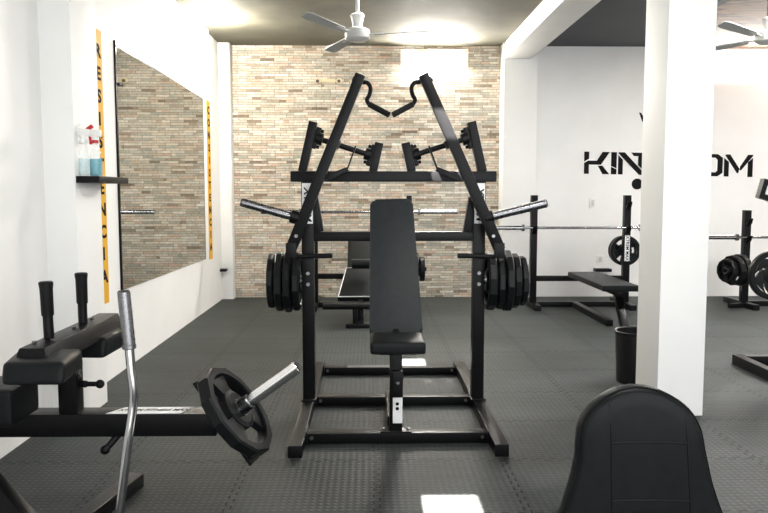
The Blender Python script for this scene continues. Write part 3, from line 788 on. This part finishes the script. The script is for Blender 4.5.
def barbell(x, y, z, label, first=None):
    o = first
    if o is None:
        o = thing('barbell', label, 'barbell', (0, 0, 0), 'barbells resting on the bench racks')
        obj('shaft', G().cyl((-.655, 0, 0), (.655, 0, 0), .0142, n=14), 'chrome', o)
        obj('knurling', G().lathe([(.0147, -.40), (.0147, -.12)], (0, 0, 0), (1, 0, 0), 14).lathe([(.0147, .12), (.0147, .40)], (0, 0, 0), (1, 0, 0), 14), 'steel', o)
        for s in (-1, 1):
            sl_ = obj('sleeve', G().cyl((s * .675, 0, 0), (s * 1.10, 0, 0), .025, n=18), 'chrome', o)
            obj('collar', G().cyl((s * .65, 0, 0), (s * .68, 0, 0), .038, n=18), 'steel', sl_)
    else:
        o = dup(first, label)
    o.location = (x, y, z); return o
R1 = V((2.385, 8.47, 0))
k1 = rack(R1, 0, 'black bench rack with a flat padded bench, left of the pillar', 1.275, .33, (.885, 1.16), 'flat', True)
k1.location = R1
bb = barbell(R1.x, R1.y - .066, .910, 'barbell on the rack with the flat bench, under the word KINGDOM')
R2 = V((-.095, 8.47, 0))
k2 = rack(R2, 0, 'black bench rack with an inclined padded bench, behind the lat machine', 1.16, .36, (1.065,), 'incline')
k2.location = R2
R3 = V((4.82, 8.47, 0))
b2 = barbell(R2.x - .02, R2.y - .066, 1.09, 'barbell in front of the stone wall behind the lat machine', bb)
k3 = rack(R3, 0, 'black low bench rack right of the pillar, cut off by the right edge', 1.105, .30, (.775, .97), 'none')
k3.location = R3
b3 = barbell(R3.x, R3.y - .066, .800, 'barbell on the low rack right of the pillar', bb)
# plates on the racks
def peg(parent, a, b):
    off = V(root_of(parent).location)
    obj('storage_peg', G().cyl(a, b, .0245, n=16), 'black', parent)
sm = make_plate(.175, .05, hole=.0265, sides=0)
peg(k1, R1 + V((.55, .04, .64)), R1 + V((.55, .22, .64)))
place_plate(sm, R1 + V((.55, .085, .639)), (0, 1, 0), .2, 'black weight plate right behind the right upright of the flat bench rack', True, group='plates stored on the bench racks')
place_plate(sm, R1 + V((.55, .155, .639)), (0, 1, 0), .9, 'rearmost black weight plate on the right upright of the flat bench rack', False, .97)
peg(k2, R2 + V((.566, 0, .44)), R2 + V((.735, 0, .44)))
place_plate(sm, R2 + V((.612, 0, .439)), (1, 0, 0), .2, 'larger black weight plate on the rack behind the lat machine', False, 1.1)
place_plate(make_plate(.14, .055, sides=0), R2 + V((.685, 0, .439)), (1, 0, 0), .2, 'smaller outer black weight plate on the rack behind the lat machine', True, 1.0)
ax3 = V((-.95, -.31, 0)).normalized(); c3_ = R3 + V((-.53, -.04, .43))
peg(k3, c3_ , c3_ + ax3 * .34)
g = G(); g.bar(c3_ + V((.03, 0, 0)), c3_ + ax3 * .06, .06, .06); g.bar(c3_ + ax3 * .035, V((c3_.x - .035, c3_.y - .02, .03)), .045, .05); g.bar(V((c3_.x - .23, c3_.y - .10, .03)), V((c3_.x + .02, c3_.y - .03, .03)), .05, .05)
obj('peg_bracket', g, 'black', k3)
for i, (t, sc, w) in enumerate(((.105, .182, 'inner'), (.19, .172, 'middle'), (.27, .135, 'outer'))):
    place_plate(make_plate(sc, .07), c3_ + ax3 * t + V((0, 0, -.001)), ax3, .3 * i, '%s black weight plate of three on the low rack right of the pillar' % w, True, 1.0, 'plates stored on the bench racks')

# ------------------------------------------------------------------ right machine, cut by the frame edge
A0 = PZ(737, 366)
r = thing('corner_machine', 'black machine with a floor frame and raised arm, cut off at the right edge', 'exercise machine', (3.4, 5.0, 0))
x0, y1 = A0.x + .03, A0.y + .035
obj('base_rail', G().box(x0 - .035, x0 + .035, 3.9, y1 + .035, 0, .075, .004), 'black', r)
obj('base_rail', G().box(x0 + .035, 4.3, y1 - .035, y1 + .035, 0, .075, .004), 'black', r)
obj('base_rail', G().box(4.3, 4.37, 3.9, y1 + .035, 0, .075, .004), 'black', r)
obj('base_rail', G().box(x0 + .035, 4.3, 3.9, 3.97, 0, .075, .004), 'black', r)
ux = P(790, 200, y1).x
up_ = obj('upright', G().box(ux - .04, ux + .04, y1 - .035, y1 + .035, .075, 1.75, .004), 'black', r)
# square end of the arm, a tilted hollow bracket
cc = [P(a, b, y1 - .1) for a, b in ((762.5, 178.5), (757, 197.5), (775, 203), (781, 184))]
n_ = V((0, 1, 0)); g = G()
ctr = sum(cc, V()) / 4
inn = [ctr + (p - ctr) * .5 for p in cc]
for i in range(4):
    j = (i + 1) % 4
    g.prism([(p.x, p.z) for p in (cc[i], cc[j], inn[j], inn[i])], lambda u, v, t: V((u, t, v)), y1 - .13, y1 - .07)
arm = obj('arm_bracket', g, 'black', r)
g = G(); g.bar(ctr + V((.05, .03, .02)), V((ux, y1 - .04, 1.42)), .06, .06); obj('arm', g, 'black', r)
wp = P(773, 275, y1 - .12)
obj('weight_peg', G().cyl((wp.x, y1 - .0, wp.z), (wp.x, y1 - .30, wp.z), .0245), 'steel', r)
obj('peg_mount', G().box(wp.x + .0 - .03, ux, y1 - .03, y1 + .03, wp.z - .035, wp.z + .035, .004), 'black', r)
sw = make_plate(.182, .045, swirl=.9, sides=0)
place_plate(sw, (wp.x, y1 - .12, wp.z - .001), (0, -1, 0), 0, 'black weight plate with a swirling spoke pattern at the right edge', True)

# ------------------------------------------------------------------ bin behind the pillar
bc = V((P(636, 380, 5.03).x, 5.06, 0))
r = thing('trash_bin', 'black open-topped trash bin behind the white pillar', 'bin', bc)
obj('bin_body', G().lathe([(0, 0), (.118, 0), (.122, .005), (.136, .352), (.131, .352), (.117, .012), (0, .012)], bc, (0, 0, 1), 36), 'bin', r)
obj('rim', G().lathe([(.131, .34), (.142, .34), (.146, .347), (.146, .356), (.14, .362), (.131, .358)], bc, (0, 0, 1), 36, closed=True), 'bin', r)

# ------------------------------------------------------------------ foreground seat
DS = 2.2
outl = [(560, 522), (563.5, 511), (572, 484), (577, 462), (577.5, 447), (579, 432), (584, 418), (592, 407), (606, 396), (620, 389), (635, 386), (650, 387), (663, 390.5), (675, 396.5), (686, 404), (696, 415), (704, 431), (707, 448), (711, 467), (716, 488), (724, 511), (728, 522)]
pts = [P(a, b, DS) for a, b in outl]
cx_ = (pts[0].x + pts[-1].x) / 2
zb = .285
pts = [V((pts[0].x - .012, DS, zb))] + pts + [V((pts[-1].x + .012, DS, zb))]
r = thing('machine_seat', 'black padded seat with a rounded backrest in the right foreground', 'seat', (cx_, 2.1, 0))
cz = .5
def ring(f, dy, gb):
    return [gb.bm.verts.new(V((cx_ + (p.x - cx_) * f, DS + dy, cz + (p.z - cz) * (f if p.z > cz else 1 - (1 - f) * .5)))) for p in pts]
gb = G(); rs = [ring(f, dy, gb) for f, dy in ((.84, .095), (.90, .09), (.94, .075), (.97, .055), (.985, .035), (.975, .012), (.94, 0), (.90, -.004), (.72, -.010))]
for a, b in zip(rs, rs[1:]):
    for i in range(len(a)):
        j = (i + 1) % len(a); gb.bm.faces.new((a[i], a[j], b[j], b[i]))
gb.bm.faces.new(rs[0]); gb.bm.faces.new(rs[-1][::-1])
back = obj('backrest', gb, 'vinyl', r)
def sp_(px, py):
    p = P(px, py, DS); f = 0
    dz = (p.z - cz)
    for a, b in zip(pts, pts[1:]):          # how far out towards the outline this point lies
        u, v = V((a.x - cx_, a.z - cz)), V((b.x - cx_, b.z - cz)); den = u.x * v.y - u.y * v.x
        if abs(den) < 1e-9: continue
        s_, t_ = ((p.x - cx_) * v.y - dz * v.x) / den, (u.x * dz - u.y * (p.x - cx_)) / den
        if s_ >= -1e-6 and t_ >= -1e-6: f = max(f, s_ + t_)
    y = -.010 if f < .72 else -.010 + (f - .72) / .18 * .006 if f < .9 else -.004 + (f - .9) / .04 * .004
    return V((p.x, DS + y, p.z))
for line in ([(611, 530), (610.5, 470), (610, 430), (609, 402)], [(690, 530), (687.5, 470), (685.5, 430), (683, 406)]):
    obj('seam', G().tube([sp_(a, b) for k, (a, b) in enumerate(line)], .0022, 6), 'rubber', back)
for y in (441.5, 499):
    k_ = 2 if y > 450 else 0
    obj('stitched_fold', G().tube([sp_(611 + k_ * .3 + (685.8 + k_ - 611) * t / 6, y + (.8 if t in (0, 6) else 0)) for t in range(7)], .0034, 8, 2), 'rubber', back)
obj('edge_piping', G().tube([V((cx_ + (p.x - cx_) * .972, DS + .010, cz + (p.z - cz) * (.972 if p.z > cz else .99))) for p in pts[1:-1]], .0035, 8, 2), 'rubber', back)
obj('seat_cushion', G().box(cx_ - .24, cx_ + .24, 1.72, DS + .05, .20, .285, .03, 4), 'vinyl', r)
obj('seat_base', G().box(cx_ - .05, cx_ + .05, 1.85, 2.15, .05, .20, .006), 'black', r)
obj('floor_foot', G().box(cx_ - .25, cx_ + .25, 1.9, 2.0, 0, .05, .006), 'black', r)

# ------------------------------------------------------------------ light
w = bpy.data.worlds.new('world'); S.world = w; w.use_nodes = True
bg = w.node_tree.nodes['Background']; bg.inputs['Color'].default_value = (.93, .97, 1, 1); bg.inputs['Strength'].default_value = .95
def area(name, loc, target, sx_, sy_, power, col=(1, 1, 1)):
    l = bpy.data.lights.new(name, 'AREA'); l.shape = 'RECTANGLE'; l.size = sx_; l.size_y = sy_; l.energy = power; l.color = col
    o = bpy.data.objects.new(name, l); C.objects.link(o); o.location = loc
    o.rotation_euler = (V(target) - V(loc)).to_track_quat('-Z', 'Y').to_euler(); return o
area('front_fill_light', (2.7, YF - .1, 1.7), (2.7, 6, 1.4), 6.2, 2.6, 140, (.97, .985, 1))  # fill light added behind the camera to brighten the room
area('back_window_daylight', ((W1[0] + W1[1]) / 2, DB - .02, (W1[2] + W1[3]) / 2), (.7, 5.5, .3), W1[1] - W1[0], .34, 70, (1, .95, .86))
area('right_window_daylight', ((W2[0] + W2[1]) / 2, DB - .02, (W2[2] + W2[3]) / 2), (4.6, 5.5, .3), W2[1] - W2[0], .38, 70, (1, .96, .9))
pt = bpy.data.lights.new('wall_lamp_light', 'POINT'); pt.energy = 75; pt.color = (1, .94, .82); pt.shadow_soft_size = .06
po_ = bpy.data.objects.new('wall_lamp_light', pt); C.objects.link(po_); po_.location = lp + V((.22, 0, .0))
area('overhead_fill_light', (4.1, 6.0, ZC - .05), (4.1, 6.0, 0), 1.2, .3, 120, (1, .98, .95))  # this and the next two: overhead fills added without fixtures, out of view
area('overhead_fill_light', (.5, 6.4, ZC - .05), (.5, 6.4, 0), 1.2, .3, 40, (1, .98, .93))
area('overhead_fill_light', (.9, 2.2, ZC - .05), (.9, 2.2, 0), 1.2, .3, 44, (1, .98, .95))
sun = bpy.data.lights.new('sun', 'SUN'); sun.energy = 160; sun.color = (1, .95, .86); sun.angle = .009
so = bpy.data.objects.new('sun', sun); C.objects.link(so); so.rotation_euler = SUN.to_track_quat('-Z', 'Y').to_euler()

S.view_settings.view_transform = 'Standard'; S.view_settings.look = 'None'; S.view_settings.gamma = 1
S.view_settings.use_curve_mapping = False
S.view_settings.exposure = 0.62
S.cycles.use_denoising = True
S.cycles.max_bounces = 10; S.cycles.diffuse_bounces = 6; S.cycles.glossy_bounces = 5; S.cycles.transparent_max_bounces = 12
S.cycles.sample_clamp_indirect = 8
S.cycles.caustics_reflective = False; S.cycles.caustics_refractive = False
